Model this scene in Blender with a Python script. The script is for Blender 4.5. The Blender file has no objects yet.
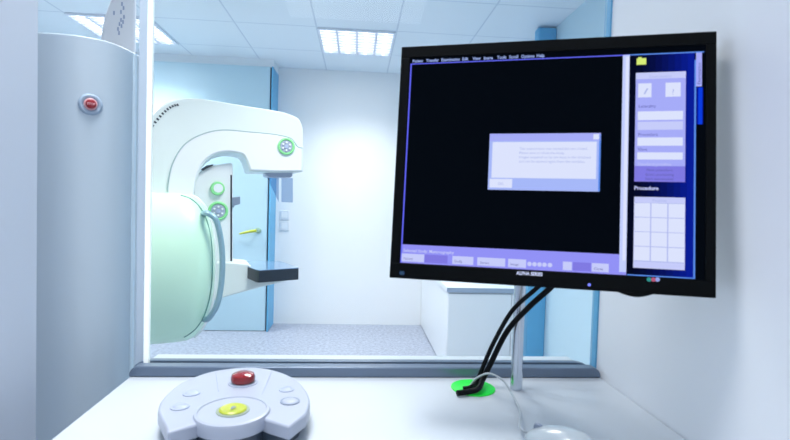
import bpy, bmesh, math, random
from mathutils import Vector, Matrix
random.seed(4)
C = bpy.context.scene.collection
PI = math.pi
# ------------------------------------------------------------------ camera
F, YAW, PITCH, ROLL = 490.234, 0.078235, -0.03433, 0.03008
CZ = 1.238
H = 2.5344 ; D = 4.937 ; LX1 = -2.1372
DESK = 0.918
cy, sy, cp, sp = math.cos(YAW), math.sin(YAW), math.cos(PITCH), math.sin(PITCH)
fw = Vector((sy*cp, cy*cp, sp)); rt = Vector((cy, -sy, 0)); up = rt.cross(fw)
cr, sr = math.cos(ROLL), math.sin(ROLL)
R_ = rt*cr + up*sr; U_ = up*cr - rt*sr
EYE = Vector((0, 0, CZ))
def ray(px, py): return fw + R_*((px-395)/F) - U_*((py-220)/F)
def aty(px, py, Y): d = ray(px, py); return EYE + d*(Y/d.y)
def atx(px, py, X): d = ray(px, py); return EYE + d*(X/d.x)
def atz(px, py, Z): d = ray(px, py); return EYE + d*((Z-CZ)/d.z)
def atplane(px, py, o, n): d = ray(px, py); return EYE + d*((o-EYE).dot(n)/d.dot(n))
cam = bpy.data.cameras.new('camera'); co = bpy.data.objects.new('camera', cam); C.objects.link(co)
cam.sensor_width = 36; cam.lens = F*36/790
M = Matrix((R_, U_, -fw)).transposed().to_4x4(); M.translation = EYE
co.matrix_world = M; cam.clip_start = .02
bpy.context.scene.camera = co
cam.dof.use_dof = True; cam.dof.focus_distance = 2.2; cam.dof.aperture_fstop = 9.0

# ------------------------------------------------------------------ materials
def mat(name, col, rough=.5, metal=0, spec=.5, emit=0, ecol=None, coat=0, alpha=1):
    m = bpy.data.materials.new(name); m.use_nodes = True
    b = m.node_tree.nodes['Principled BSDF']
    b.inputs['Base Color'].default_value = (*col, 1); b.inputs['Roughness'].default_value = rough
    b.inputs['Metallic'].default_value = metal; b.inputs['Specular IOR Level'].default_value = spec
    b.inputs['Coat Weight'].default_value = coat; b.inputs['Alpha'].default_value = alpha
    if emit:
        b.inputs['Emission Color'].default_value = (*(ecol or col), 1); b.inputs['Emission Strength'].default_value = emit
    return m
def noise_col(m, c1, c2, scale, detail=3, rough=.6, lo=.35, hi=.65):
    nt = m.node_tree; b = nt.nodes['Principled BSDF']
    tc = nt.nodes.new('ShaderNodeTexCoord'); n = nt.nodes.new('ShaderNodeTexNoise')
    n.inputs['Scale'].default_value = scale; n.inputs['Detail'].default_value = detail; n.inputs['Roughness'].default_value = rough
    r = nt.nodes.new('ShaderNodeValToRGB'); r.color_ramp.elements[0].position = lo; r.color_ramp.elements[1].position = hi
    r.color_ramp.elements[0].color = (*c1, 1); r.color_ramp.elements[1].color = (*c2, 1)
    nt.links.new(tc.outputs['Object'], n.inputs['Vector']); nt.links.new(n.outputs['Fac'], r.inputs['Fac'])
    nt.links.new(r.outputs['Color'], b.inputs['Base Color'])
    return m
def srgb(r, g, b):
    f = lambda v: (v/255/12.92 if v/255 <= .04045 else ((v/255+.055)/1.055)**2.4)
    return (f(r), f(g), f(b))
W_wall = noise_col(mat('wall_paint', (.80, .83, .86), .55), (.795, .823, .853), (.81, .833, .86), 3)
W_near = noise_col(mat('near_wall_paint', (.86, .89, .94), .6), (.85, .88, .935), (.87, .90, .945), 2)
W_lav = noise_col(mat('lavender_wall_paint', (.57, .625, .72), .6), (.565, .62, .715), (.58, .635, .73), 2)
M_floor = noise_col(mat('speckled_vinyl', (.5, .6, .8), .38), (.19, .22, .30), (.47, .51, .61), 38, 4, .7, .3, .7)
M_blue = mat('blue_laminate', (.46, .65, .76), .5)
M_bluetrim = mat('blue_trim', (.11, .40, .66), .45)
M_paleblue = mat('pale_blue_wall', (.52, .70, .80), .5)
M_white = mat('white_enamel', (.82, .85, .88), .32, coat=.3)
M_shell = mat('white_shell', (.76, .83, .82), .36, coat=.25)
M_greenlit = mat('green_lit_shell', (.60, .88, .69), .34, coat=.5)  # white drum; the green light on it is put into the colour
M_line = mat('seam_grey', (.35, .48, .50), .6)
M_dark = mat('dark_slot', (.03, .04, .06), .5)
M_cab = mat('grey_blue_enamel', (.52, .61, .69), .42)
M_desk = noise_col(mat('desk_laminate', (.7, .76, .87), .42), (.53, .58, .64), (.55, .60, .66), 4)
M_rail = mat('rail_aluminium', (.14, .19, .27), .3, metal=.25)
M_steel = mat('brushed_steel', (.62, .68, .76), .25, metal=.9)
M_black = mat('black_plastic', (.002, .003, .004), .5, spec=.07)
M_cable = mat('black_rubber', (.003, .004, .006), .5, spec=.12)
M_green = mat('green_plastic', (.01, .80, .06), .4)
M_greenring = mat('green_ring', (.28, .76, .32), .4)
M_red = mat('red_plastic', (.24, .008, .012), .12, coat=.5)
M_yellow = mat('yellow_plastic', (.44, .50, .04), .35)
M_grey = mat('grey_plastic', (.22, .27, .37), .4)
M_lgrey = mat('light_grey_plastic', (.38, .43, .56), .35)
M_pad = mat('pad_shell', (.40, .44, .54), .38, coat=.1)
M_padbase = mat('pad_base', (.04, .06, .09), .4)
M_mouse = mat('mouse_shell', (.38, .44, .49), .3, coat=.4)
M_handle = mat('handle_grey_blue', (.26, .42, .50), .35, metal=.3)
M_edge = mat('glass_edge_added_glow', (.93, .99, .97), .3, emit=.4)  # emission added to imitate light caught in the glass edge
M_post = mat('post_enamel', (.62, .72, .83), .4)
M_plate = mat('detector_carbon', (.012, .02, .035), .35)
M_platetop = mat('detector_top', (.16, .26, .42), .12, coat=.6)
M_tube = mat('lamp_tube', (1, 1, 1), .5, emit=3.0)
M_louver = mat('louver_metal', (.80, .82, .90), .3, metal=.3)
M_frame = mat('lamp_frame', (.75, .80, .88), .5)
M_txt = mat('print_grey', (.40, .48, .66), .6)
M_red2 = mat('stop_red', (.30, .01, .02), .3)
M_pink = mat('pale_pink_print', (.75, .42, .45), .5)

def glassmat(name, tint, ior=1.45, rough=0, gl=1.0):
    m = bpy.data.materials.new(name); m.use_nodes = True; nt = m.node_tree; nt.nodes.clear()
    o = nt.nodes.new('ShaderNodeOutputMaterial'); mx = nt.nodes.new('ShaderNodeMixShader')
    t = nt.nodes.new('ShaderNodeBsdfTransparent'); g = nt.nodes.new('ShaderNodeBsdfGlossy'); fr = nt.nodes.new('ShaderNodeFresnel')
    t.inputs[0].default_value = (*tint, 1); g.inputs['Roughness'].default_value = rough; fr.inputs['IOR'].default_value = ior
    ml = nt.nodes.new('ShaderNodeMath'); ml.operation = 'MULTIPLY'; ml.inputs[1].default_value = gl
    nt.links.new(fr.outputs[0], ml.inputs[0]); nt.links.new(ml.outputs[0], mx.inputs[0])
    nt.links.new(t.outputs[0], mx.inputs[1]); nt.links.new(g.outputs[0], mx.inputs[2]); nt.links.new(mx.outputs[0], o.inputs[0])
    return m
M_glass = glassmat('lead_glass', (.985, .995, .99), gl=.3)
M_acryl = glassmat('smoky_acrylic', (.68, .75, .85))

def ceiling_mat():
    m = mat('ceiling_tiles', (.78, .85, .91), .7); nt = m.node_tree; b = nt.nodes['Principled BSDF']
    tc = nt.nodes.new('ShaderNodeTexCoord'); s = nt.nodes.new('ShaderNodeSeparateXYZ'); nt.links.new(tc.outputs['Object'], s.inputs[0])
    def line(sock, off):
        a = nt.nodes.new('ShaderNodeMath'); a.operation = 'SUBTRACT'; a.inputs[1].default_value = off - 60; nt.links.new(sock, a.inputs[0])
        d = nt.nodes.new('ShaderNodeMath'); d.operation = 'PINGPONG'; d.inputs[1].default_value = .3; nt.links.new(a.outputs[0], d.inputs[0])
        l = nt.nodes.new('ShaderNodeMath'); l.operation = 'LESS_THAN'; l.inputs[1].default_value = .006; nt.links.new(d.outputs[0], l.inputs[0])
        return l.outputs[0]
    x = line(s.outputs[0], LX1); y = line(s.outputs[1], D)
    mx = nt.nodes.new('ShaderNodeMath'); mx.operation = 'MAXIMUM'; nt.links.new(x, mx.inputs[0]); nt.links.new(y, mx.inputs[1])
    c = nt.nodes.new('ShaderNodeMixRGB'); c.inputs[1].default_value = (.78, .85, .91, 1); c.inputs[2].default_value = (.60, .68, .77, 1)
    nt.links.new(mx.outputs[0], c.inputs[0]); nt.links.new(c.outputs[0], b.inputs['Base Color'])
    return m
M_ceil = ceiling_mat()
M_ceil2 = mat('filler_paint', (.76, .82, .88), .7)

# ------------------------------------------------------------------ mesh helpers
def finish(o, parent=None, smooth=True, bevel=0, seg=3, sub=0):
    C.objects.link(o)
    if parent is not None:
        o.parent = parent; o.matrix_parent_inverse = parent.matrix_basis.inverted()
    if smooth:
        for p in o.data.polygons: p.use_smooth = True
        e = o.modifiers.new('Bevel', 'BEVEL') if bevel else None
        if e: e.width = bevel; e.segments = seg; e.limit_method = 'ANGLE'; e.angle_limit = math.radians(35); e.use_clamp_overlap = True
        try: o.data.set_sharp_from_angle(angle=math.radians(38))
        except Exception: pass
        if e: e.harden_normals = False
        if sub:
            s = o.modifiers.new('Sub', 'SUBSURF'); s.levels = s.render_levels = sub
    return o
def obj(name, bm, m, parent=None, **k):
    me = bpy.data.meshes.new(name)
    bmesh.ops.recalc_face_normals(bm, faces=bm.faces); bm.to_mesh(me); bm.free()
    for x in (m if isinstance(m, (list, tuple)) else [m]): me.materials.append(x)
    return finish(bpy.data.objects.new(name, me), parent, **k)
def box(bm, lo, hi, mi=0, mtx=None):
    r = bmesh.ops.create_cube(bm, size=1)
    lo = Vector(lo); hi = Vector(hi); c = (lo+hi)/2; s = hi-lo
    for v in r['verts']:
        v.co = Vector((v.co.x*s.x, v.co.y*s.y, v.co.z*s.z)) + c
        if mtx: v.co = mtx @ v.co
    for f in set(f for v in r['verts'] for f in v.link_faces): f.material_index = mi
def prism(bm, pts, vec, mi=0):
    """closed polygon of 3D points extruded by vec"""
    a = [bm.verts.new(p) for p in pts]; b = [bm.verts.new(Vector(p)+Vector(vec)) for p in pts]
    n = len(pts); fs = [bm.faces.new(a), bm.faces.new(b[::-1])]
    for i in range(n): fs.append(bm.faces.new((a[i], b[i], b[(i+1) % n], a[(i+1) % n])))
    for f in fs: f.material_index = mi
def lathe(bm, prof, mtx, n=48, mi=0, sx=1, sy_=1):
    """prof: list of (r, h) about local Z"""
    rings = []
    for r, h in prof:
        if r < 1e-6: rings.append([bm.verts.new(mtx @ Vector((0, 0, h)))])
        else: rings.append([bm.verts.new(mtx @ Vector((sx*r*math.cos(2*PI*k/n), sy_*r*math.sin(2*PI*k/n), h))) for k in range(n)])
    for a, b in zip(rings, rings[1:]):
        for k in range(n):
            q = [a[k % len(a)], a[(k+1) % len(a)], b[(k+1) % len(b)], b[k % len(b)]]
            u = []
            for v in q:
                if v not in u: u.append(v)
            if len(u) > 2: bm.faces.new(u).material_index = mi
    for rg in (rings[0], rings[-1]):
        if len(rg) > 1: bm.faces.new(rg).material_index = mi
def spline(pts, n=8, closed=False):
    P = [Vector(p) for p in pts]; out = []; L = len(P)
    rng = range(L if closed else L-1)
    for i in rng:
        if closed: a, b, c, d = P[i-1], P[i], P[(i+1) % L], P[(i+2) % L]
        else: a, b, c, d = P[max(i-1, 0)], P[i], P[i+1], P[min(i+2, L-1)]
        for k in range(n):
            t = k/n
            out.append(.5*((2*b)+(c-a)*t+(2*a-5*b+4*c-d)*t*t+(3*b-a-3*c+d)*t**3))
    if not closed: out.append(P[-1])
    return out
def tube(bm, pts, r, n=12, mi=0, caps=True):
    rings = []; pts = [Vector(p) for p in pts]; prev = None
    for i, p in enumerate(pts):
        t = (pts[min(i+1, len(pts)-1)] - pts[max(i-1, 0)]).normalized()
        ref = prev if prev is not None else (Vector((0, 0, 1)) if abs(t.z) < .9 else Vector((1, 0, 0)))
        a = t.cross(ref).normalized(); b = a.cross(t).normalized(); prev = b
        rr = r[i] if isinstance(r, (list, tuple)) else r
        rings.append([bm.verts.new(p + (a*math.cos(2*PI*k/n)+b*math.sin(2*PI*k/n))*rr) for k in range(n)])
    for A, B in zip(rings, rings[1:]):
        for k in range(n): bm.faces.new((A[k], A[(k+1) % n], B[(k+1) % n], B[k])).material_index = mi
    if caps: bm.faces.new(rings[0]).material_index = mi; bm.faces.new(rings[-1][::-1]).material_index = mi
def frame(o, x, y, z):
    m = Matrix((Vector(x).normalized(), Vector(y).normalized(), Vector(z).normalized())).transposed().to_4x4(); m.translation = o; return m
def zframe(o, z, hint=(0, 0, 1)):
    z = Vector(z).normalized(); x = Vector(hint).cross(z)
    if x.length < 1e-4: x = Vector((1, 0, 0))
    x.normalize(); return frame(o, x, z.cross(x), z)
def thing(name, label, cat, loc=(0, 0, 0), group=None):
    o = bpy.data.objects.new(name, None); o.empty_display_size = .1; C.objects.link(o); o.location = loc
    o['label'] = label; o['category'] = cat
    if group: o['group'] = group
    return o
def tag(o, label, cat, group=None):
    o['label'] = label; o['category'] = cat
    if group: o['group'] = group
    return o
def struct(name, bm, m, parent=None, **k):
    o = obj(name, bm, m, parent, **k)
    if parent is None: o['kind'] = 'structure'
    return o
def text_into(bm, s, size, mtx, mi, align='LEFT', sx=1.0, bold=0.0):
    cu = bpy.data.curves.new('t', 'FONT'); cu.body = s; cu.size = size; cu.align_x = align; cu.offset = bold; cu.resolution_u = 2
    to = bpy.data.objects.new('t', cu); C.objects.link(to)
    dg = bpy.context.evaluated_depsgraph_get(); me = bpy.data.meshes.new_from_object(to.evaluated_get(dg))
    b2 = bmesh.new(); b2.from_mesh(me)
    vm = {v: bm.verts.new(mtx @ Vector((v.co.x*sx, v.co.y, 0))) for v in b2.verts}
    for f in b2.faces:
        try: bm.faces.new([vm[v] for v in f.verts]).material_index = mi
        except ValueError: pass
    b2.free(); bpy.data.objects.remove(to); bpy.data.curves.remove(cu); bpy.data.meshes.remove(me)

# ------------------------------------------------------------------ room shell
XR, XL = 1.387, -2.75           # far room side walls
NX, NXL, NY = .473, aty(37, 200, .80).x, .93   # control booth walls
BY = -2.0
bm = bmesh.new(); box(bm, (-3.0, BY, -.1), (1.6, D+.15, 0)); struct('floor', bm, M_floor, smooth=False)
bm = bmesh.new(); box(bm, (-3.0, BY, H), (1.6, D+.15, H+.1)); struct('ceiling', bm, M_ceil, smooth=False)
bm = bmesh.new(); box(bm, (-3.0, D, 0), (1.6, D+.15, H)); struct('wall_back', bm, W_wall, smooth=False)
bm = bmesh.new(); box(bm, (XL-.15, BY, 0), (XL, D, H)); struct('wall_left', bm, W_wall, smooth=False)
bm = bmesh.new(); box(bm, (XR, NY, 0), (XR+.15, D, H)); struct('wall_right', bm, M_paleblue, smooth=False)
bm = bmesh.new(); box(bm, (NX, BY, 0), (XR+.15, NY-.02, H)); struct('wall_booth_right', bm, W_near, smooth=False)
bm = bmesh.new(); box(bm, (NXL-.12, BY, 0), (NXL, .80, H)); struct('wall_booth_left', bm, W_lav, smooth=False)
# blue boxed-out corner with the door, left of the back wall
p = atz(266, 331.5, 0); DY = p.y; DX = p.x
ZT = aty(262, 66.3, DY).z
print('door', DY, DX, ZT)
bm = bmesh.new(); box(bm, (XL, DY+.045, 0), (DX+.016, D, ZT)); struct('wall_door_box', bm, M_bluetrim, smooth=False)
dl = bmesh.new(); box(dl, (XL, DY+.006, .006), (DX-.012, DY+.045, ZT)); door = struct('door_1', dl, M_blue, smooth=False)
fr = bmesh.new(); box(fr, (DX+.004, DY-.012, 0), (DX+.017, DY+.045, ZT)); obj('door_frame', fr, M_bluetrim, door, smooth=False)
gp = bmesh.new(); box(gp, (DX-.012, DY+.02, 0), (DX+.004, DY+.045, ZT)); obj('door_gap', gp, M_dark, door, smooth=False)
hd = bmesh.new(); box(hd, (XL, DY+.03, ZT+.001), (DX+.016, D, H)); struct('gap_filler', hd, M_ceil2, smooth=False)  # added filler hiding the dark gap between door box and ceiling
# door handle: grey rosette, yellow lever
hb = bmesh.new(); c = aty(258.3, 230.6, DY)
lathe(hb, [(.0, .0), (.028, .0), (.028, .012), (.012, .016), (.012, .05), (0, .05)], zframe(c+Vector((0, .006, 0)), (0, -1, 0)), 24)
h = obj('door_handle', hb, mat('rosette_grey_green', (.35, .5, .42), .3, metal=.4), door); h['label'] = 'yellow lever on a grey green rosette'
lb = bmesh.new(); l0 = aty(256.5, 230.6, DY-.045); l1 = aty(239.5, 233.8, DY-.045)
tube(lb, spline([l0, l0.lerp(l1, .4)+Vector((0, 0, .004)), l1], 6), [.014]*6+[.012]*4+[.009]*3, 10)
obj('lever', lb, M_yellow, h)
# right side: blue column and partition strip
cY = 3.44
q0, q1 = aty(540.5, 200, cY), aty(557, 60, cY)
bm = bmesh.new(); box(bm, (aty(532, 200, cY).x, cY, 0), (XR, cY+.08, aty(548, 27.5, cY).z)); struct('trim_1', bm, M_bluetrim, bevel=.008)
q = aty(603, 200, NY)
bm = bmesh.new(); box(bm, (NX-.003, NY-.02, DESK), (NX+.016, NY+.002, H)); struct('trim_2', bm, M_bluetrim, smooth=False)

# ------------------------------------------------------------------ low cabinet in the back right corner
xf = .671; yf = atx(448, 292, xf).y; zt = atx(447, 290.5, xf).z
print('cab', yf, zt)
cab = thing('storage_cabinet', 'low white cupboard with a grey-edged worktop in the far right corner, behind the pole', 'cupboard', (1.02, 4.2, 0))
yf = 3.50; xf += .008; zt = aty(447, 287.3, yf).z; print(zt)
bm = bmesh.new(); box(bm, (xf, yf+.02, .01), (XR-.002, D-.003, zt-.035)); obj('body', bm, M_white, cab, bevel=.003)
M_wt = mat('worktop_white', (.80, .85, .92), .35); M_wte = mat('worktop_edge', (.34, .42, .54), .4)
bm = bmesh.new(); box(bm, (xf-.012, yf-.01, zt-.033), (XR-.002, D-.003, zt), 0); box(bm, (xf-.013, yf-.012, zt-.034), (XR-.002, yf-.009, zt-.001), 1)
obj('worktop', bm, [M_wt, M_wte], cab, smooth=False)
xm = aty(511.5, 310, 3.5).x
for a, b in ((xf+.004, xm-.002), (xm+.002, XR-.004)):
    bm = bmesh.new(); box(bm, (a, yf, .05), (b, yf+.019, zt-.045)); d = obj('door', bm, M_white, cab, bevel=.002)
# double switch on the back wall
for k, yy in enumerate((215, 226)):
    c = aty(284.5, yy, D)
    s = thing('wall_socket', ('upper' if k == 0 else 'lower')+' of two faint white sockets on the back wall', 'socket', c, 'wall sockets on the back wall')
    bm = bmesh.new(); box(bm, c+Vector((-.045, -.012, -.045)), c+Vector((.045, -.0005, .045))); obj('plate', bm, mat('socket_white', (.70, .74, .80), .4), s, bevel=.004)
    bm = bmesh.new(); box(bm, c+Vector((-.028, -.016, -.028)), c+Vector((.028, -.0125, .028))); obj('rocker', bm, mat('socket_insert', (.78, .81, .85), .4), s, bevel=.002)

# ------------------------------------------------------------------ ceiling lights
def make_light(x0, y0):
    t = thing('ceiling_light', '', 'ceiling light', (x0+.3, y0+.3, H), 'recessed louvred ceiling lights')
    zb = H-.012
    bm = bmesh.new(); w = .6; e = .02; g = .006
    for a, b in (((g, g), (w-g, e)), ((g, w-e), (w-g, w-g)), ((g, e), (e, w-e)), ((w-e, e), (w-g, w-e))):
        box(bm, (x0+a[0], y0+a[1], zb-.004), (x0+b[0], y0+b[1], H-.001))
    obj('frame', bm, M_frame, t, smooth=False)
    bm = bmesh.new(); box(bm, (x0+e, y0+e, H-.003), (x0+w-e, y0+w-e, H-.001)); obj('reflector', bm, mat('lamp_reflector', (.9, .93, 1), .4, emit=.9), t, smooth=False)
    bm = bmesh.new()
    for k in range(1, 4):
        xx = x0+w*k/4; box(bm, (xx-.008, y0+e, zb-.006), (xx+.008, y0+w-e, H-.004))
    for k in range(1, 9):
        yy = y0+w*k/9; box(bm, (x0+e, yy-.0025, zb-.006), (x0+w-e, yy+.0025, H-.004))
    obj('louver', bm, M_louver, t, smooth=False)
    for k in range(4):
        xx = x0+w*(k+.5)/4
        bm = bmesh.new(); tube(bm, [(xx, y0+e+.005, H-.0095), (xx, y0+w-e-.005, H-.0095)], .0052, 8); tb = obj('tube', bm, M_tube, t)
    return t
def copy_tree(o, dv, parent=None):
    c = o.copy(); C.objects.link(c)
    if parent is None: c.location = o.location + dv
    else: c.parent = parent; c.matrix_parent_inverse = o.matrix_parent_inverse.copy()
    for ch in o.children: copy_tree(ch, dv, c)
    return c
def area(name, loc, size, power, col=(1, 1, 1), rot=(0, 0, 0), spread=PI, sy2=None):
    l = bpy.data.lights.new(name, 'AREA'); l.shape = 'RECTANGLE'; l.size = size; l.size_y = sy2 or size; l.energy = power; l.color = col; l.spread = spread
    o = bpy.data.objects.new(name, l); C.objects.link(o); o.location = loc; o.rotation_euler = rot; return o
la = make_light(LX1+3*.6, D-2*.6)
la['label'] = 'louvred ceiling light in the centre of the far ceiling, left of the monitor'
lbb = copy_tree(la, Vector((-1.8, 0, 0))); lbb['label'] = 'louvred ceiling light at the left, above the grey curved cabinet'
LC = (1.0, .985, .955)
for i, j, pw in ((0, 2, 1), (3, 2, 1), (0, 5, 1), (3, 5, 1)):  # nearer pair is unseen, without fixtures, added to brighten the room
    area('ceiling_lamp_and_added', (LX1+(i+.5)*.6, D-(j-.5)*.6, H-.03), .5, 20, LC, spread=math.radians(125))
    area('ceiling_lamp_fill', (LX1+(i+.5)*.6, D-(j-.5)*.6, H-.031), .5, 4, LC)
area('booth_fill', (-.32, .66, H-.03), .5, 7, (1, .995, .98), spread=math.radians(85))  # unseen fill light added for the desk and near wall
area('booth_rear_fill', (-.05, -1.2, H-.03), .9, 8, (1, 1, 1))  # unseen fill light added behind the camera

# ------------------------------------------------------------------ console: desk, rails, shield
desk = thing('control_desk', 'pale grey-blue control desk across the foreground under the monitor', 'desk', (.05, .6, 0))
bm = bmesh.new()
pl = [(-.392, .935), (NX-.0015, .935), (NX-.0015, .08), (-.34, .08), (-.386, .55)]
prism(bm, [Vector((x, y, DESK-.03)) for x, y in pl], (0, 0, .03)); obj('desktop', bm, M_desk, desk, bevel=.002)
bm = bmesh.new(); box(bm, (-.36, .88, .01), (.44, .91, DESK-.03)); obj('front_panel', bm, M_white, desk, smooth=False)
for x in (-.36, .42):
    bm = bmesh.new(); box(bm, (x, .2, .01), (x+.02, .88, DESK-.03)); obj('side_panel', bm, M_white, desk, smooth=False)

def rail(name, xa, xb, y0, y1, z0, z1, r, rr=None):
    rr = rr or r
    pts = [Vector((xa, y0, z0))]
    for k in range(9):
        a = PI - k/8*PI/2; pts.append(Vector((xa+r+r*math.cos(a), y0, z1-rr+rr*math.sin(a))))
    for k in range(9):
        a = PI/2 - k/8*PI/2; pts.append(Vector((xb-r+r*math.cos(a), y0, z1-rr+rr*math.sin(a))))
    pts.append(Vector((xb, y0, z0)))
    b = bmesh.new(); prism(b, pts, (0, y1-y0, 0)); return obj(name, b, M_rail, bevel=.003)
n0, n1 = aty(128.5, 375, .885), aty(601, 377, .885)
r1 = rail('mounting_rail', n0.x, min(n1.x, NX-.001), .885, .908, DESK+.0005, aty(350, 363.2, .908).z, .016, .016)
tag(r1, 'nearer of the two grey rails along the far edge of the desk', 'rail', 'shield rails')
f0, f1 = aty(136, 360, .934), aty(594, 360, .934)
r2 = rail('mounting_rail', f0.x, min(f1.x, NX-.006), .922, .936, DESK+.0005, aty(350, 359, .936).z, .034, .016)
tag(r2, 'farther, slightly taller grey rail at the foot of the glass shield', 'rail', 'shield rails')
zs = aty(350, 359, .936).z
bm = bmesh.new(); box(bm, (f0.x+.028, .9362, DESK+.0005), (min(f1.x, NX-.006)-.028, .962, zs-.0005)); so = obj('sill_strip', bm, mat('sill_pale', (.62, .68, .74), .35), r2, bevel=.002); so['label'] = 'pale flat strip along the far side'

GY = .9145
gx0, gx1 = aty(150.6, 200, GY).x, NX-.008
bm = bmesh.new(); box(bm, (gx0, GY, DESK+.003), (gx1, GY+.006, H-.002))
sh = obj('glass_shield', bm, M_glass, smooth=False); tag(sh, 'clear radiation shield glass standing behind the desk, with a bright white left edge', 'glass screen')
bm = bmesh.new(); box(bm, (gx0-.0085, GY-.001, DESK+.003), (gx0-.0003, GY+.007, H-.002)); e = obj('edge_strip', bm, M_edge, sh, smooth=False); e['label'] = 'white vertical edge with added glow'
pa, pb = aty(136.5, 200, .967).x, aty(146, 200, .967).x
bm = bmesh.new(); box(bm, (pa, .967, .0), (pb, .985, H-.002)); tag(obj('support_post', bm, M_post, bevel=.003), 'slim pale blue post between the curved cabinet and the bright glass edge', 'post')

# curved cabinet
top0 = aty(136, 53, 1.02); Zc = top0.z; print('cabinet top', Zc)
plan = [atz(x, y, Zc) for x, y in ((20, 31.5), (40, 32), (60, 33), (80, 35.2), (100, 39), (118, 44.5), (136, 53))]
print([tuple(round(c, 3) for c in v) for v in plan])
plan = spline(plan, 6)
bk = [plan[-1]+Vector((-.004, .05, 0)), plan[-1]+Vector((-.10, .12, 0)), plan[0]+Vector((0, .3, 0))]
curv = thing('curved_cabinet', 'tall grey-blue cabinet with a bowed front and a red stop button, left of the desk', 'cabinet', (plan[20].x, plan[20].y+.1, 0))
bm = bmesh.new(); prism(bm, [Vector((v.x, v.y, .005)) for v in plan+bk], (0, 0, Zc-.005)); obj('body', bm, M_cab, curv, smooth=True, bevel=.003)
i = len(plan)-3; a, b = plan[-3], plan[-1]
# narrow bright edge moulding on the bowed front
ea = Vector((plan[-2].x, plan[-2].y, 0)); nrm = Vector((plan[-1].y-plan[-3].y, -(plan[-1].x-plan[-3].x), 0)).normalized()
bm = bmesh.new(); ea = ea+nrm*.0015; tube(bm, [(ea.x, ea.y, .01), (ea.x, ea.y, Zc-.004)], .004, 10); obj('edge_moulding', bm, mat('pale_moulding', (.62, .76, .86), .3), curv)
# stop button
def onplan(px, py):
    best = None
    for u, v in zip(plan, plan[1:]):
        d = v-u; n = Vector((d.y, -d.x, 0)).normalized(); pt = atplane(px, py, u, n); t = (pt-u).to_2d().dot(d.to_2d())/d.to_2d().length_squared
        if -.02 <= t <= 1.02: best = (pt, n)
    return best
pt, n = onplan(90.5, 104.5)
if n.y > 0: n = -n
print('btn', pt, n)
u = (pt-EYE).length/F
mt = zframe(pt-n*.001, n)
bm = bmesh.new(); lathe(bm, [(0, 0), (9*u, 0), (8.6*u, 1.2*u), (7.4*u, 2.2*u), (6.0*u, 2.0*u), (5.6*u, 1.2*u), (0, 1.2*u)], mt, 40); sb = obj('stop_button', bm, mat('button_bezel', (.36, .46, .58), .35), curv)
bm = bmesh.new(); lathe(bm, [(0, 1.3*u), (5.0*u, 1.3*u), (4.9*u, 2.6*u), (4.2*u, 3.2*u), (0, 3.2*u)], mt, 40); obj('button_ring', bm, M_pink, sb)
bm = bmesh.new(); lathe(bm, [(0, 3.25*u), (3.9*u, 3.25*u), (3.7*u, 4.6*u), (3.0*u, 5.1*u), (0, 5.2*u)], mt, 40)
text_into(bm, 'STOP', 2.5*u, mt @ Matrix.Translation((0, -.9*u, 5.35*u)), 1, 'CENTER', .95, .06*u); obj('button_cap', bm, [M_red2, M_pink], sb)

# white housing behind the cabinet
hy = 1.35
hl = [aty(101, 30, hy), aty(104, 18, hy), aty(110.5, 0, hy), aty(119, -18, hy)]
tw = thing('white_housing', 'white equipment housing with small grey markings standing behind the top of the curved cabinet', 'equipment housing', (aty(117, 30, hy).x, hy+.1, 0))
xr_ = aty(135.5, 30, hy).x; xl_ = aty(101, 40, hy).x
pts = [Vector((xl_, hy, .005)), Vector((xl_, hy, aty(101, 36, hy).z)), hl[1], hl[2], hl[3], Vector((xr_, hy, hl[3].z+.03)), Vector((xr_, hy, .005))]
bm = bmesh.new(); prism(bm, pts, (-.095, .22, 0)); obj('shell', bm, mat('housing_white', (.88, .92, .97), .4), tw, bevel=.008)
bm = bmesh.new()
for px, py in ((122, 4), (123.5, 8), (121, 12), (124, 17), (121, 20), (119.5, 24), (123, 22), (118, 29), (121.5, 26), (119, 33), (114, 13)):
    c = aty(px, py, hy-.0003); box(bm, c+Vector((-.002, -.0002, -.005)), c+Vector((.002, 0, .005)))
obj('markings', bm, M_txt, tw, smooth=False)

# ------------------------------------------------------------------ control pad
Zp = DESK+.035
pad = thing('control_pad', 'white fan-shaped control panel with a red and a yellow button on the desk', 'control panel', (-.16, .70, DESK))
out = [(168, 432.3), (157.8, 411), (162, 399.4), (180.6, 383), (206, 372.8), (231, 368.2), (256.6, 367.4), (276.8, 370.8), (294.6, 378.3), (306, 390), (310, 402), (306, 414), (289.5, 426.5)]
P = [atz(x, y, Zp) for x, y in out]
crv = [P[0]] + spline(P[1:-1], 5) + [P[-1]]
c0 = atz(232.5, 412.5, Zp)
low = crv + [atz(268, 420, Zp), atz(232, 405, Zp), atz(197, 424, Zp)]
bm = bmesh.new(); prism(bm, [Vector((v.x, v.y, DESK+.016)) for v in low], (0, 0, .019)); obj('shell', bm, M_pad, pad, bevel=.003)
bm = bmesh.new(); cc = Vector((-.16, .71, 0)); prism(bm, [Vector((cc.x+(v.x-cc.x)*.90, cc.y+(v.y-cc.y)*.90, DESK+.0005)) for v in low], (0, 0, .0155)); obj('base', bm, M_padbase, pad, bevel=.002)
rd = (atz(270.5, 411, Zp)-c0).length
bm = bmesh.new(); lathe(bm, [(0, .020), (rd*.98, .020), (rd, .023), (rd, .034), (rd*.97, .038), (rd*.90, .039), (rd*.88, .0375), (0, .0375)], Matrix.Translation((c0.x, c0.y, DESK)), 64); dsc = obj('centre_disc', bm, M_pad, pad)
bm = bmesh.new(); lathe(bm, [(0, .0005), (rd*.9, .0005), (rd*.9, .0198), (0, .0198)], Matrix.Translation((c0.x, c0.y, DESK)), 48); obj('disc_foot', bm, M_padbase, pad)
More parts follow.
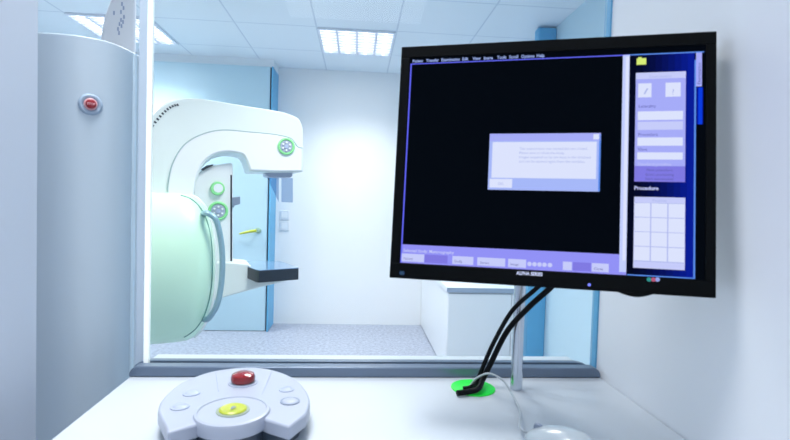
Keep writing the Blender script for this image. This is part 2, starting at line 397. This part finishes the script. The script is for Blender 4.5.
def button(px, py, rpx, m, name, prof, ring=None, parent=pad, z=Zp):
    c = atz(px, py, z); k = (c-EYE).length/F*rpx
    mt = Matrix.Translation((c.x, c.y, z))
    pr = parent
    if ring:
        b = bmesh.new(); lathe(b, [(0, -.001), (k*1.22, -.001), (k*1.2, .0012), (k*1.05, .0014), (0, .0010)], mt, 40); pr = obj(name+'_ring', b, ring, parent)
    b = bmesh.new(); lathe(b, [(r*k, h*k) for r, h in prof], mt, 40); return obj(name, b, m, pr)
low_prof = [(0, -.05), (.98, -.05), (1, .06), (.85, .17), (.4, .24), (0, .26)]
button(233, 410.5, 12, M_yellow, 'yellow_button', [(0, .02), (1, .02), (1, .14), (.88, .22), (.75, .18), (0, .16)], mat('dark_olive_ring', (.30, .36, .30), .4), parent=dsc, z=DESK+.0375)
m = Matrix.Translation(atz(234, 408.5, DESK+.0415))
b = bmesh.new(); text_into(b, 'P', .012, m @ Matrix.Translation((-.004, -.004, .0012)), 0, bold=.0004); obj('button_symbol', b, M_grey, pad, smooth=False)
rb = [(0, 0), (.82, 0), (.80, .12), (.98, .2), (1, .5), (.92, .72), (.6, .86), (0, .92)]
button(243, 382.5, 10.8, M_red, 'red_button', rb, M_lgrey)
for px, py, r, rg in ((191.5, 393.5, 6.0, M_lgrey), (180, 407, 6.6, M_lgrey), (286.5, 389.5, 5.8, M_lgrey), (290, 401.5, 7.4, M_grey)):
    button(px, py, r, M_lgrey if rg is M_lgrey else M_pad, 'push_button', low_prof, rg)
for (a0, a1) in (((216, 373), (218.5, 391)), ((272, 371.5), (262, 394))):
    s, e2 = atz(*a0, Zp+.0003), atz(*a1, Zp+.0003); b = bmesh.new(); tube(b, [s, e2], .0005, 6); obj('joint_line', b, M_lgrey, pad)

# ------------------------------------------------------------------ grommet, cables, mouse
gc = atz(473, 388.3, DESK)
gr = bmesh.new(); lathe(gr, [(0, .0005), (.0385, .0005), (.038, .002), (.035, .003), (0, .003)], Matrix.Translation((gc.x, gc.y, DESK)), 48)
tag(obj('cable_grommet', gr, M_green), 'bright green round cable grommet set in the desk', 'cable grommet')
def Dk(px, py, z=0): return atz(px, py, DESK+z)
mback = Vector((.30, .80, 1.17))
c1 = [Dk(457, 393.2, .006), Dk(470, 391.5, .007), Dk(478.5, 388.5, .011), aty(483, 379, gc.y), aty(489.5, 366, gc.y), aty(507, 331.5, .825), aty(528, 308, .795), aty(548, 290, .775), aty(556, 282, .77)]
tag((lambda b: (tube(b, spline(c1, 8), .0048, 10), obj('monitor_cable', b, M_cable))[1])(bmesh.new()), 'thicker right-hand black cable falling from the monitor to the green grommet', 'cable', 'black monitor cables')
c2 = [Dk(463, 388.6, .005), Dk(470, 387.5, .007), aty(476.5, 382.5, gc.y+.008), aty(482.5, 368, gc.y+.006), aty(494, 342, gc.y-.005), aty(512, 311, .80), aty(534, 290.5, .78), aty(543, 283, .775)]
tag((lambda b: (tube(b, spline(c2, 8), .0038, 10), obj('monitor_cable', b, M_cable))[1])(bmesh.new()), 'thinner left-hand black cable curving from the monitor to the green grommet', 'cable', 'black monitor cables')
ms = thing('computer_mouse', 'grey computer mouse at the bottom edge on the desk, right of the green grommet', 'mouse', (Dk(560, 444).x, Dk(560, 444).y, DESK))
mc = Dk(561, 453)
ang = math.radians(38)
ax = Vector((-math.sin(ang), math.cos(ang), 0)); sx_ = Vector((math.cos(ang), math.sin(ang), 0))
bm = bmesh.new(); N = 28; Mr = 10
prev = None
def mouse_pt(a, e, top=True):
    ca, sa = math.cos(a), math.sin(a)
    rx = .031*(1+.10*sa*-1); ry = .052
    x = rx*math.copysign(abs(ca)**.85, ca)*math.cos(e); y = ry*math.copysign(abs(sa)**.85, sa)*math.cos(e)
    hgt = .031*(1-.25*(y/ry))
    return mc + sx_*x + ax*y + Vector((0, 0, .003+hgt*math.sin(e)))
rings = [[bm.verts.new(mouse_pt(2*PI*k/N, PI/2*j/Mr*.97)) for k in range(N)] for j in range(Mr+1)]
for A, B in zip(rings, rings[1:]):
    for k in range(N): bm.faces.new((A[k], A[(k+1) % N], B[(k+1) % N], B[k]))
bm.faces.new(rings[0][::-1]); bm.faces.new(rings[-1]); obj('shell', bm, M_mouse, ms, sub=1)
bm = bmesh.new()
rr = [[bm.verts.new(mc+(mouse_pt(2*PI*k/N, 0)-mc).to_2d().to_3d()*.96+Vector((0, 0, h_))) for k in range(N)] for h_ in (.0004, .006)]
for k in range(N): bm.faces.new((rr[0][k], rr[0][(k+1) % N], rr[1][(k+1) % N], rr[1][k]))
bm.faces.new(rr[0]); bm.faces.new(rr[1]); obj('base', bm, mat('mouse_base', (.08, .22, .26), .4), ms)
fr_ = mc+ax*.051+Vector((0, 0, .008))
cab_pts = [fr_, fr_+ax*.012+Vector((0, 0, .004)), Dk(520, 411, .010), Dk(512, 394, .014), aty(503, 380.5, .80), aty(489, 373.5, .82), aty(477, 378, .83), aty(470, 386, .836), Dk(468.5, 391, .004)]
b = bmesh.new(); tube(b, spline(cab_pts, 8), .0018, 8); obj('cord', b, mat('cord_grey', (.45, .50, .55), .5), ms)
b = bmesh.new(); mp = mc+ax*.034+Vector((0, 0, .0205)); lathe(b, [(0, -.003), (.006, -.003), (.0075, 0), (.006, .003), (0, .003)], zframe(mp, sx_), 20); obj('scroll_wheel', b, M_grey, ms)

# ------------------------------------------------------------------ monitor
mcn = Vector((.2679, .692, CZ+.0674)); my, mp_, mr = .3156, -.1135, .0037
mf = Vector((math.sin(my)*math.cos(mp_), math.cos(my)*math.cos(mp_), math.sin(mp_))); mx = Vector((math.cos(my), -math.sin(my), 0)); mu = mx.cross(mf)
mX = mx*math.cos(mr)+mu*math.sin(mr); mU = mu*math.cos(mr)-mx*math.sin(mr); mN = -mf
MSC = .93; mcn = EYE+(mcn-EYE)*MSC
MM = frame(mcn, mX, mU, mN) @ Matrix.Scale(MSC, 4)   # local x right, y up, z towards viewer
Mi = MM.inverted()
def mp2(px, py): v = Mi @ atplane(px, py, mcn, mN); return v.x, v.y
W2, H2 = .221, .18125
mon = thing('computer_monitor', 'black flat computer monitor on a steel pole showing a mostly black screen with blue panels', 'monitor', (.2874, .8315, DESK))
sl, st = mp2(401.5, 58.5), mp2(704.5, 50.5)
sx0 = (mp2(410.5, 66)[0]+mp2(399.6, 262)[0])/2; sx1 = (mp2(705, 60)[0]+mp2(705, 270)[0])/2
sy0 = (mp2(400, 263)[1]+mp2(694, 278.5)[1])/2; sy1 = (mp2(411, 56)[1]+mp2(704, 47.5)[1])/2
print('screen', sx0, sx1, sy0, sy1)
bm = bmesh.new()
# housing: bezel frame ring + back shell
def ring(bm, o, i_, z0, z1):
    ox0, oy0, ox1, oy1 = o; ix0, iy0, ix1, iy1 = i_
    box(bm, (ox0, oy0, z0), (ox1, iy0, z1), 0, MM); box(bm, (ox0, iy1, z0), (ox1, oy1, z1), 0, MM)
    box(bm, (ox0, iy0, z0), (ix0, iy1, z1), 0, MM); box(bm, (ix1, iy0, z0), (ox1, iy1, z1), 0, MM)
ring(bm, (-W2, -H2, W2, H2), (sx0-.001, sy0-.001, sx1+.001, sy1+.001), -.018, 0)
box(bm, (-W2, -H2, -.036), (W2, H2, -.018), 0, MM)
prism(bm, [MM @ Vector(p) for p in ((-W2*.8, -H2*.75, -.036), (W2*.8, -H2*.75, -.036), (W2*.8, H2*.75, -.036), (-W2*.8, H2*.75, -.036))], mN*-.022)
# small bulge under the lower bezel (touch buttons)
a0, a1 = mp2(617, 288)[0], mp2(655, 290)[0]
pts = [MM @ Vector((a0+(a1-a0)*k/12, -H2+.001-.0062*math.sin(PI*k/12), -.016)) for k in range(13)]
prism(bm, pts, mN*.0158)
hs = obj('housing', bm, M_black, mon, bevel=.0012, seg=2)
# screen with its picture
def em(name, c, s=1.0, base=(.001, .0015, .002)):
    return mat(name, base, .35, emit=s, ecol=c, spec=.0)
UI = {}
UIm = []
def ui(name, c):
    if name not in UI: UI[name] = len(UIm); UIm.append(em('screen_'+name, srgb(*c)))
    return UI[name]
ui('black', (3, 6, 13))
scr = bmesh.new()
box(scr, (sx0-.001, sy0-.001, -.0178), (sx1+.001, sy1+.001, -.0022), 0, MM)
def quad(corners, z, mi, r=None):
    vs = [scr.verts.new(MM @ Vector((u, v, -.0022+z*.00012))) for u, v in corners]
    scr.faces.new(vs).material_index = mi
def rect(x0, y0, x1, y1, z, mi):
    """upper left and lower right picture corners on the screen plane"""
    u0, v0 = mp2(x0, y0); u1, v1 = mp2(x1, y1); quad([(u0, v1), (u1, v1), (u1, v0), (u0, v0)], z, mi)
def rectl(u0, v0, u1, v1, z, mi): quad([(u0, v0), (u1, v0), (u1, v1), (u0, v1)], z, mi)
b_ = ui('blue_line', (98, 104, 246)); lav = ui('lavender', (146, 146, 246)); pal = ui('pale', (198, 204, 250)); wh = ui('white', (220, 227, 253))
dkb = ui('deep_blue', (6, 22, 150)); navy = ui('navy', (4, 8, 70)); mid = ui('periwinkle', (166, 172, 248)); prp = ui('violet', (128, 122, 226)); txt = ui('menu_text', (150, 170, 225))
org = ui('yellow', (215, 235, 120)); brb = ui('bright_blue', (10, 60, 225)); lb_ = ui('light_blue', (90, 140, 235)); gt = ui('greytext', (168, 180, 232)); bar = ui('barblue', (166, 184, 248))
tx_dark = ui('label_text', (92, 92, 170)); skyb = ui('scroll', (196, 208, 255))
LY1 = (mp2(411, 64)[1]+mp2(620, 55.5)[1])/2          # blue line under the menu
LXa = sx0; LXs = (mp2(627, 100)[0]+mp2(622, 260)[0])/2   # scrollbar centre
Ub = sy0
w1 = .0016
rectl(sx0, LY1, sx1-.001, LY1+.0016, 2, b_)
rectl(sx0, sy0, sx0+.0022, LY1, 2, b_)
# bottom status bars
h2 = (mp2(401, 249.5)[1]-mp2(400, 262.5)[1])
rectl(sx0, sy0, LXs-.004, sy0+h2*1.42, 2, lav)
# scrollbar column
rectl(LXs-.0045, sy0+.004, LXs+.0045, LY1+.001, 3, skyb); rectl(LXs-.0006, sy0+.02, LXs+.0035, LY1-.002, 4, wh)
rectl(LXs-.0045, sy0, LXs+.0045, sy0+.004, 4, lav)
# bottom buttons
def bbox(x0, x1, lo, hi, mi, z=4):   # x in picture px at the bar, lo/hi as fractions of the lower bar
    u0 = mp2(x0, 265)[0]; u1 = mp2(x1, 267)[0]; rectl(u0, sy0+h2*lo, u1, sy0+h2*hi, z, mi)
hh = .62
for x0, x1, mi in ((401, 423.5, pal), (424, 447, prp), (452, 473, pal), (477, 505, pal), (508, 526, pal), (557, 563, lav), (563, 572, pal), (573, 591, prp), (592, 609, pal)):
    bbox(x0, x1, .12, .72, mi)
for x in (529.5, 534.5, 539.5, 544.5, 550):
    u = mp2(x, 266)[0]; v = sy0+h2*.42
    quad([(u+.0032*math.cos(2*PI*k/12), v+.0032*math.sin(2*PI*k/12)) for k in range(12)], 4, pal)
def mtext(s, u, v, size, mi, z=6, sx=1.0, align='LEFT', bold=.0):
    text_into(scr, s, size, MM @ Matrix.Translation((u, v, -.0022+z*.00012)), mi, align, sx, bold)
u, v = sx0+.004, sy0+h2*.86
mtext('Selected Study: Mammography', u, v, .0062, pal, bold=.0001)
for x, s in ((403, 'Patient'), (454, 'Study'), (480, 'Series'), (510, 'Image'), (594, 'Close')):
    mtext(s, mp2(x, 265)[0], sy0+h2*.25, .0052, tx_dark)
# menu
vm_ = LY1+.0030
for s, x in (('Patient', 412.5), ('Transfer', 426), ('Examination', 441), ('Edit', 462), ('View', 472.5), ('Image', 483.5), ('Tools', 497), ('Scroll', 509), ('Options', 521), ('Help', 536.5)):
    mtext(s, mp2(x, 60)[0], vm_, .0068, txt, sx=.86, bold=.00022)
# side bar
su0 = LXs+.0055
gN = 10
ra, rb2 = su0, mp2(694.5, 150)[0]
cols = [ui('grad%d' % k, (int(3+6*k/gN), int(6+26*(k/gN)**1.3), int(30+135*(k/gN)**1.1))) for k in range(gN)]
for k in range(gN): rectl(ra+(rb2-ra)*k/gN, sy0+.001, ra+(rb2-ra)*(k+1)/gN, LY1+.001, 1, cols[k])
rectl(rb2, sy0+.001, rb2+.0022, LY1-.01, 3, lb_)
rectl(su0, sy0, rb2+.0022, sy0+.0015, 4, lb_)
rectl(su0-.001, LY1, sx1-.001, LY1+.0016, 4, lb_)
# tab on the far right
t0 = mp2(696.5, 60)[0]; t1 = mp2(702.5, 60)[0]
rectl(t0, mp2(696, 86)[1], t1, LY1, 3, mid); rectl(t0+.001, mp2(696, 124)[1], sx1-.002, mp2(696, 87)[1], 3, dkb); rectl(t0+.003, mp2(696, 124)[1], sx1-.003, mp2(696, 87)[1], 4, brb)
for s, y in (('Examination', 60),): 
    text_into(scr, s, .0062, MM @ Matrix.Translation((t1-.0015, mp2(700, 84)[1], -.0022+.0008)) @ Matrix.Rotation(PI/2, 4, 'Z'), tx_dark)
# folder icon
rect(637, 58, 646.5, 64, 5, org); rect(638.5, 56.8, 642, 58.2, 5, org)
# examination panel
pu0 = mp2(635.5, 120)[0]; pu1 = mp2(686, 120)[0]; pv0 = mp2(650, 72)[1]; pv1 = mp2(650, 181.5)[1]
PW = pu1-pu0; PH = pv0-pv1
def pr(x0, y0, x1, y1, mi, z): rectl(pu0+PW*x0, pv0-PH*y1, pu0+PW*x1, pv0-PH*y0, z, mi)
pr(0, 0, 1, .86, mid, 4); pr(0, .855, 1, 1, prp, 4); pr(0, 0, 1, .06, pal, 5)
pr(.05, .10, .32, .23, wh, 5); pr(.60, .10, .90, .23, wh, 5)
pr(.05, .36, .95, .44, wh, 5); pr(.05, .455, .95, .53, pal, 5); pr(.05, .60, .95, .675, wh, 5); pr(.05, .735, .95, .80-.0, wh, 5)
for s, y, mi in (('Laterality', .325, tx_dark), ('Procedure', .585, tx_dark), ('View', .72, tx_dark), ('Standard position', .855, pal), ('New procedure', .905, tx_dark), ('Select positioning', .945, tx_dark), ('Start examination', .985, tx_dark)):
    if y < .86: mtext(s, pu0+PW*.06, pv0-PH*y, .0060, mi, 6)
    else: mtext(s, pu0+PW*.5, pv0-PH*y, .0050, mi, 6, align='CENTER')
mtext('Examination', pu0+PW*.5, pv0-PH*.052, .0058, gt, 6, align='CENTER')
u, v = pu0+PW*.16, pv0-PH*.20
quad([(u, v), (u+.002, v), (u+.006, v+.008), (u+.004, v+.008)], 6, gt); mtext('?', pu0+PW*.72, pv0-PH*.21, .011, gt, 6)
mtext('Procedure', pu0, mp2(635, 189.5)[1], .0072, pal, 6, bold=.0002)
# lower grid panel
gu0 = mp2(634, 230)[0]; gu1 = mp2(685.5, 230)[0]; gv0 = mp2(660, 197)[1]; gv1 = mp2(660, 269)[1]
rectl(gu0, gv1, gu1, gv0, 4, pal)
mtext('Position', (gu0+gu1)/2, gv0-.0065, .0055, gt, 6, align='CENTER')
gw = (gu1-gu0)/3; gh = (gv0-gv1-.018)/4
for r in range(4):
    for c in range(3):
        rectl(gu0+gw*c+.0009, gv0-.0085-gh*(r+1)+.0009, gu0+gw*(c+1)-.0009, gv0-.0085-gh*r, 5, wh)
for c in range(1, 3): rectl(gu0+gw*c-.0004, gv1+.01, gu0+gw*c+.0004, gv0-.0085, 5, gt)
for r in range(5): rectl(gu0+.001, gv0-.0085-gh*r-.0004, gu1-.001, gv0-.0085-gh*r+.0004, 5, gt)
# dialog window
rect(489.8, 133.5, 600, 191.5, 3, bar)
du0, dv0 = mp2(489.8, 133.5); du1, dv1 = mp2(600, 191.3); DW = du1-du0; DH = dv0-dv1
def dr(x0, y0, x1, y1, mi, z): rectl(du0+DW*x0, dv0-DH*y1, du0+DW*x1, dv0-DH*y0, z, mi)
dr(0, 0, 1, .13, mid, 4); dr(.935, .02, .985, .11, wh, 5); dr(.03, .15, .965, .79, wh, 5); dr(.015, .81, .225, .965, wh, 5); dr(.985, .02, 1, 1, lb_, 4)
mtext('Information', du0+DW*.03, dv0-DH*.10, .0056, gt, 6)
for k, s in enumerate(('This examination was started but not closed.', 'Please save or close the study.', 'Images acquired so far are kept in the database', 'and can be opened again from the worklist.')):
    mtext(s, du0+DW*.28, dv0-DH*(.29+.075*k), .0052, gt, 6, sx=1.0)
mtext('OK', du0+DW*.12, dv0-DH*.92, .0058, gt, 6, align='CENTER')
obj('screen', scr, UIm, mon, smooth=False)
# bezel marks
bz = bmesh.new()
u, v = mp2(516.5, 274.5); text_into(bz, 'ALPHA SERIES', .0068, MM @ Matrix.Translation((u, v, .0004)), 0, 'LEFT', .86, .0002)
obj('bezel_lettering', bz, em('lettering_white', (.45, .5, .75), .6, (.6, .6, .7)), mon, smooth=False)
bz = bmesh.new(); u, v = mp2(402, 273); r = .004
for k, mi in enumerate((0, 1, 0)):
    vs = [bz.verts.new(MM @ Vector((u+(k-1)*.0022+dx*r*.5, v+dy*r*.9, .0004))) for dx, dy in ((-1, 0), (0, -1), (1, 0), (0, 1))]
    bz.faces.new(vs).material_index = mi
obj('logo', bz, [mat('logo_blue', (.02, .06, .16), .3), mat('logo_teal', (.03, .10, .16), .3)], mon, smooth=False)
bz = bmesh.new(); u, v = mp2(589.3, 284.8); lathe(bz, [(0, -.0005), (.0022, -.0005), (.0020, .001), (0, .0014)], MM @ Matrix.Translation((u, v, 0)), 20)
obj('power_light', bz, em('power_led', srgb(120, 130, 255), 1.3), mon)
for x, c in ((649, (30, 165, 150)), (653.5, (220, 90, 120)), (657.5, (175, 185, 245))):
    bz = bmesh.new(); u, v = mp2(x, 279.6); lathe(bz, [(0, -.0005), (.0030, -.0005), (.0028, .0006), (0, .001)], MM @ Matrix.Translation((u, v, 0)), 20)
    obj('sticker_dot', bz, mat('dot', srgb(*c), .4), mon)
# pole, arm, base
pc = Vector((.2874, .8315, 0))
bm = bmesh.new(); lathe(bm, [(0, .0005), (.0105, .0005), (.0105, .03), (.0098, .034), (.0098, .46), (0, .46)], Matrix.Translation((pc.x, pc.y, DESK)), 32); pole = obj('pole', bm, M_steel, mon)
#bm = bmesh.new(); lathe(bm, [(0, .0003), (.018, .0003), (.0165, .003), (.0112, .004), (.0108, .001), (0, .001)], Matrix.Translation((pc.x, pc.y, DESK)), 32); obj('pole_flange', bm, M_steel, mon)
back = MM @ Vector((0.0, 0, -.0585))
bm = bmesh.new(); tube(bm, [Vector((pc.x, pc.y, back.z+.005)), back+mN*-.01], .016, 16); box(bm, (-.05, -.05, -.0645), (.05, .05, -.0585), 0, MM); obj('mount_arm', bm, M_steel, mon)
bm = bmesh.new(); lathe(bm, [(.0099, .33), (.02, .33), (.02, .41), (.0099, .41)], Matrix.Translation((pc.x, pc.y, DESK)), 24); obj('collar', bm, M_grey, mon)

# ------------------------------------------------------------------ mammography machine
A = math.radians(18)
O = aty(215, 262, 3.05); O.z = 0
ex = Vector((math.cos(A), math.sin(A), 0)); ey = Vector((-math.sin(A), math.cos(A), 0)); ez = Vector((0, 0, 1))
ML = frame(O, ex, ey, ez); MLi = ML.inverted()
def ml(px, py, c=0.0):   # point on the machine's own plane at depth c
    return atplane(px, py, O+ey*c, ey)
mach = thing('mammography_machine', 'white mammography machine with curved arm and drum tinted to show green light behind the glass', 'medical machine', O+ex*-.5)
def slab(name, pix, c, th, m, bevel=.02, closed_spline=None, parent=mach, seg=4):
    pts = [ml(x, y, c) for x, y in pix]
    b = bmesh.new(); prism(b, pts, ey*th); return obj(name, b, m, parent, bevel=bevel, seg=seg)
def smooth_px(pts, n=6): return [(v.x, v.y) for v in spline([(x, y, 0) for x, y in pts], n)]
up_out = smooth_px([(128, 200), (131, 165), (140, 132), (152, 115), (163, 105), (178, 99.2), (196, 98.2), (220, 101.5), (250, 106.5), (278, 111), (292, 115), (299.5, 120), (302.8, 128)])
head = [(303.5, 140), (303.6, 160), (303, 172), (276, 172.5), (250, 171.5)]
under = smooth_px([(246, 160), (241, 154.5), (226, 152.5), (213, 156), (203, 165), (197.5, 178), (194, 192), (193, 204)])
slab('arm', up_out+head+under+[(180, 206), (150, 206)], -.16, .30, M_shell, .04, seg=6)
# raised inner cover (the line that follows the arm)
cov = smooth_px([(168, 204), (167.7, 188), (172, 165), (183, 146), (200, 135), (222, 130), (250, 132), (275, 134.5), (290, 138), (295, 143)])
cov += [(297, 147), (302, 148), (302, 171), (277, 171.3), (251, 170.3)] + smooth_px([(247.3, 160), (242, 153.6), (226, 151.4), (212, 155), (202, 164), (196.5, 177), (194, 192), (193, 204)])
slab('arm_cover', cov, -.1675, .02, M_white, .006, seg=2)
sl = [(168, 192), (167.5, 186), (172, 165), (183, 146), (200, 135), (222, 130), (250, 132), (275, 134.5), (290, 138), (295, 143), (298, 147), (302.5, 148)]
b = bmesh.new(); tube(b, spline([ml(x, y, -.166) for x, y in sl], 6), .0028, 6); obj('arm_seam', b, M_line, mach)
# vents
vb = bmesh.new()
for k in range(11):
    t = k/10; x = 151.5+(177-151.5)*t; y = 124.5-20.7*math.sin(t*PI/2*.96)
    p0 = ml(x, y, -.162); p1 = ml(x+1.3+1.2*(1-t), y+1.5+.5*t, -.162)
    d = (p1-p0); nn = d.cross(ey).normalized()*.0045
    prism(vb, [p0-nn, p1-nn, p1+nn, p0+nn], ey*.006)
obj('vent_slots', vb, M_dark, mach, smooth=False)
# drum: elliptical lathe about the machine's x axis
DCY = -.2; dc = ml(150, 268.5, DCY); Rz = (ml(150, 268.5, DCY)-ml(150, 192, DCY)).length
prof_px = [(120, 77), (150, 76.8), (175, 76.5), (188, 75.5), (196, 72), (202, 66), (207.5, 56), (211.5, 44), (214, 30), (215.3, 15), (215.6, 0)]
Mdr = frame(dc, ey, ez, ex)
def dx_(px): return (ml(px, 268.5, DCY)-dc).dot(ex)
prof = [(0, dx_(110)), (Rz, dx_(110))] + [(Rz*r/77, dx_(px)) for px, r in prof_px]
SY = .50
b = bmesh.new(); lathe(b, prof, Mdr, 72, sx=SY); drum = obj('drum', b, M_greenlit, mach)
# cap lip in the drum: pale edge along the rim
def drum_pt(px, r, ang, off=0): return Mdr @ Vector((SY*(Rz*r/77+off)*math.cos(ang), (Rz*r/77+off)*math.sin(ang), dx_(px)))
b = bmesh.new()
rim = []
for k in range(41):
    a = -PI/2+PI*k/40
    rim.append(Mdr @ Vector((-SY*(Rz*64/77+.004)*math.cos(a), (Rz*64/77+.004)*math.sin(a), dx_(203)+.006)))
# a seam following the silhouette on the camera side
from mathutils.bvhtree import BVHTree
bv = BVHTree.FromPolygons([v.co[:] for v in drum.data.vertices], [p.vertices[:] for p in drum.data.polygons])
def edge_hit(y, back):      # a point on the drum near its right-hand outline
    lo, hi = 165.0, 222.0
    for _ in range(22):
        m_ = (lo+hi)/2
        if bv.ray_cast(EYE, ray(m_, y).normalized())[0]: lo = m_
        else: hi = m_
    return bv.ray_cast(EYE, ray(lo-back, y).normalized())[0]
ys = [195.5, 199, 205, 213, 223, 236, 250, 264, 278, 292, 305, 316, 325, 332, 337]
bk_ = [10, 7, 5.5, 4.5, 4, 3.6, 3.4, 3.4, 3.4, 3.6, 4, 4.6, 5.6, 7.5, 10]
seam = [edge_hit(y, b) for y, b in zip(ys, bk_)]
lip = [edge_hit(y, .4) for y in ys]
seam = [p for p in seam if p]; lip = [p for p in lip if p]
print('seam', len(seam), len(lip))
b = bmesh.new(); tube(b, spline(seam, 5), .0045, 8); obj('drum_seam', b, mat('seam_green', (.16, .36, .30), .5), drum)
b = bmesh.new(); tube(b, spline(lip, 5), .011, 10); obj('drum_lip', b, M_shell, drum)
# grab handle
hp = [ml(203.5, 213.5, -.30), ml(208, 213.5, -.36), ml(215.5, 219, -.38), ml(219.5, 232, -.38), ml(222.0, 250, -.38), ml(222.3, 270, -.38), ml(220.5, 290, -.38), ml(216.5, 306, -.38), ml(209, 318, -.36), ml(204.5, 319.5, -.30)]
b = bmesh.new(); tube(b, spline(hp, 6), .0155, 14); obj('grab_handle', b, M_handle, mach)
# column with controls
colpx = smooth_px([(194, 185), (197, 176), (203, 169.5), (211, 166.2), (222, 164), (231.5, 163)]) + [(232.8, 165), (232.8, 262), (228, 275), (205, 290), (194, 290)]
slab('column', colpx, -.09, .22, M_white, .012)
sb_ = [ml(230.4, 175, -.0925), ml(232.2, 175, -.0925), ml(232.2, 261.5, -.0925), ml(230.4, 261.5, -.0925)]
b = bmesh.new(); prism(b, sb_, ey*.004); obj('slot', b, M_dark, mach, smooth=False)
b = bmesh.new(); gp_ = [ml(x, y, -.07) for x, y in ((201, 169.5), (206, 166), (213, 164.6), (213, 165.6), (207, 168.5), (203, 171))]; prism(b, gp_, ey*.02-ey*.06); obj('shadow_gap', b, M_dark, mach, smooth=False)
b = bmesh.new(); prism(b, [ml(x, y, -.11) for x, y in ((232, 197.5), (240.3, 196.5), (240.3, 204), (234.5, 205.5), (233.8, 207.5), (232, 207.5))], ey*.04); obj('latch', b, mat('latch_grey', (.20, .26, .36), .4), mach, bevel=.004)
def disc(px, py, r, c, m, prof, parent=mach, name='button'):
    o = ml(px, py, c); k = (o-EYE).length/F*r
    b = bmesh.new(); lathe(b, [(a*k, h_*k) for a, h_ in prof], zframe(o, -ey), 36); return obj(name, b, m, parent)
dp = [(0, -.1), (1, -.1), (1, .12), (.9, .22), (.8, .22), (.72, .10), (0, .10)]
k1 = disc(217.5, 188.5, 6.4, -.092, M_greenring, [(0, -.1), (1, -.1), (1, .4), (.9, .6), (0, .6)], name='release_knob'); disc(218.2, 188.2, 4.6, -.108, M_white, [(0, 0), (1, 0), (.9, .3), (0, .35)], k1, 'knob_cap')
for px, py, r, c in ((218.2, 211, 9, -.092), (286.2, 146.5, 8.2, -.170)):
    kk = disc(px, py, r, c, M_greenring, dp, name='control_ring')
    disc(px, py, r*.70, c-.003, M_lgrey, [(0, 0), (1, 0), (1, .14), (0, .16)], kk, 'control_dial')
    for a in range(6):
        o = ml(px, py, c); s_ = (o-EYE).length/F*r*.45
        oo = o+ex*s_*math.cos(a*PI/3+.5)+ez*s_*math.sin(a*PI/3+.5)-ey*.012
        b = bmesh.new(); lathe(b, [(0, 0), (.0062, 0), (.0055, .003), (0, .0035)], zframe(oo, -ey), 16); obj('key', b, M_white, kk)
    disc(px, py, 2.0, c-.011, M_txt, [(0, 0), (1, 0), (1, .2), (0, .3)], kk, 'key')
# support arm and detector plate
sup = [(205, 262), (231, 262.3), (249, 264), (253, 268), (256, 281.5), (298.5, 274), (299, 277), (285, 281.5), (262, 287), (240, 293), (222, 298), (205, 303)]
slab('support_arm', sup, -.15, .22, M_shell, .012)
zp = aty(278, 268.5, 2.9).z
cor = [atz(x, y, zp) for x, y in ((257.6, 270.3), (298.8, 267.7), (279, 260.8), (233, 260.8))]
print('plate', cor, zp)
pl_t = [cor[0].lerp(cor[3], .08), cor[0].lerp(cor[1], .04), cor[1], cor[2], cor[3]]
b = bmesh.new(); prism(b, [v-Vector((0, 0, .072)) for v in pl_t], (0, 0, .068)); pt_ = obj('detector_plate', b, M_plate, mach, bevel=.003)
b = bmesh.new(); prism(b, [v-Vector((0, 0, .0039)) for v in pl_t], (0, 0, .0042)); obj('plate_surface', b, M_platetop, pt_, smooth=False)
# collimator and hanging acrylic shields below the head
b = bmesh.new(); prism(b, [ml(x, y, -.10) for x, y in ((266.5, 171.5), (292.5, 172.5), (292.5, 176), (290, 177.5), (269, 177), (266.5, 175.5))], ey*.16); col_ = obj('collimator', b, M_lgrey, mach, bevel=.003)
for pg in (((267, 177.5), (278.8, 177.8), (278.8, 202)), ((281.5, 178), (292.8, 178), (292.8, 202.5), (281.5, 202))):
    b = bmesh.new(); prism(b, [ml(x, y, -.09) for x, y in pg], ey*.004); obj('face_shield', b, M_acryl, col_, smooth=False)
# rear stand carrying drum and arm, hidden behind the post
b = bmesh.new(); x0 = dx_(110)
Ms = frame(O, ex, ey, ez); ox = (dc-O).dot(ex)
box(b, (ox+x0-.35, -.22, .005), (ox+x0+.005, .25, 1.85), 0, Ms); obj('stand', b, M_shell, mach, bevel=.03)
b = bmesh.new(); box(b, (ox+x0-.5, -.3, .0), (ox+x0+.02, .35, .06), 0, Ms); obj('stand_foot', b, M_grey, mach, bevel=.01)

# ------------------------------------------------------------------ world and colour
w = bpy.data.worlds.new('world'); bpy.context.scene.world = w; w.use_nodes = True
w.node_tree.nodes['Background'].inputs[0].default_value = (.93, .96, 1.0, 1); w.node_tree.nodes['Background'].inputs[1].default_value = .8
s = bpy.context.scene
s.view_settings.view_transform = 'Standard'; s.view_settings.look = 'None'; s.view_settings.gamma = 1; s.view_settings.exposure = 0
s.view_settings.use_curve_mapping = False
s.cycles.use_denoising = True; s.cycles.max_bounces = 12; s.cycles.diffuse_bounces = 6; s.cycles.transparent_max_bounces = 12
s.cycles.sample_clamp_indirect = 6
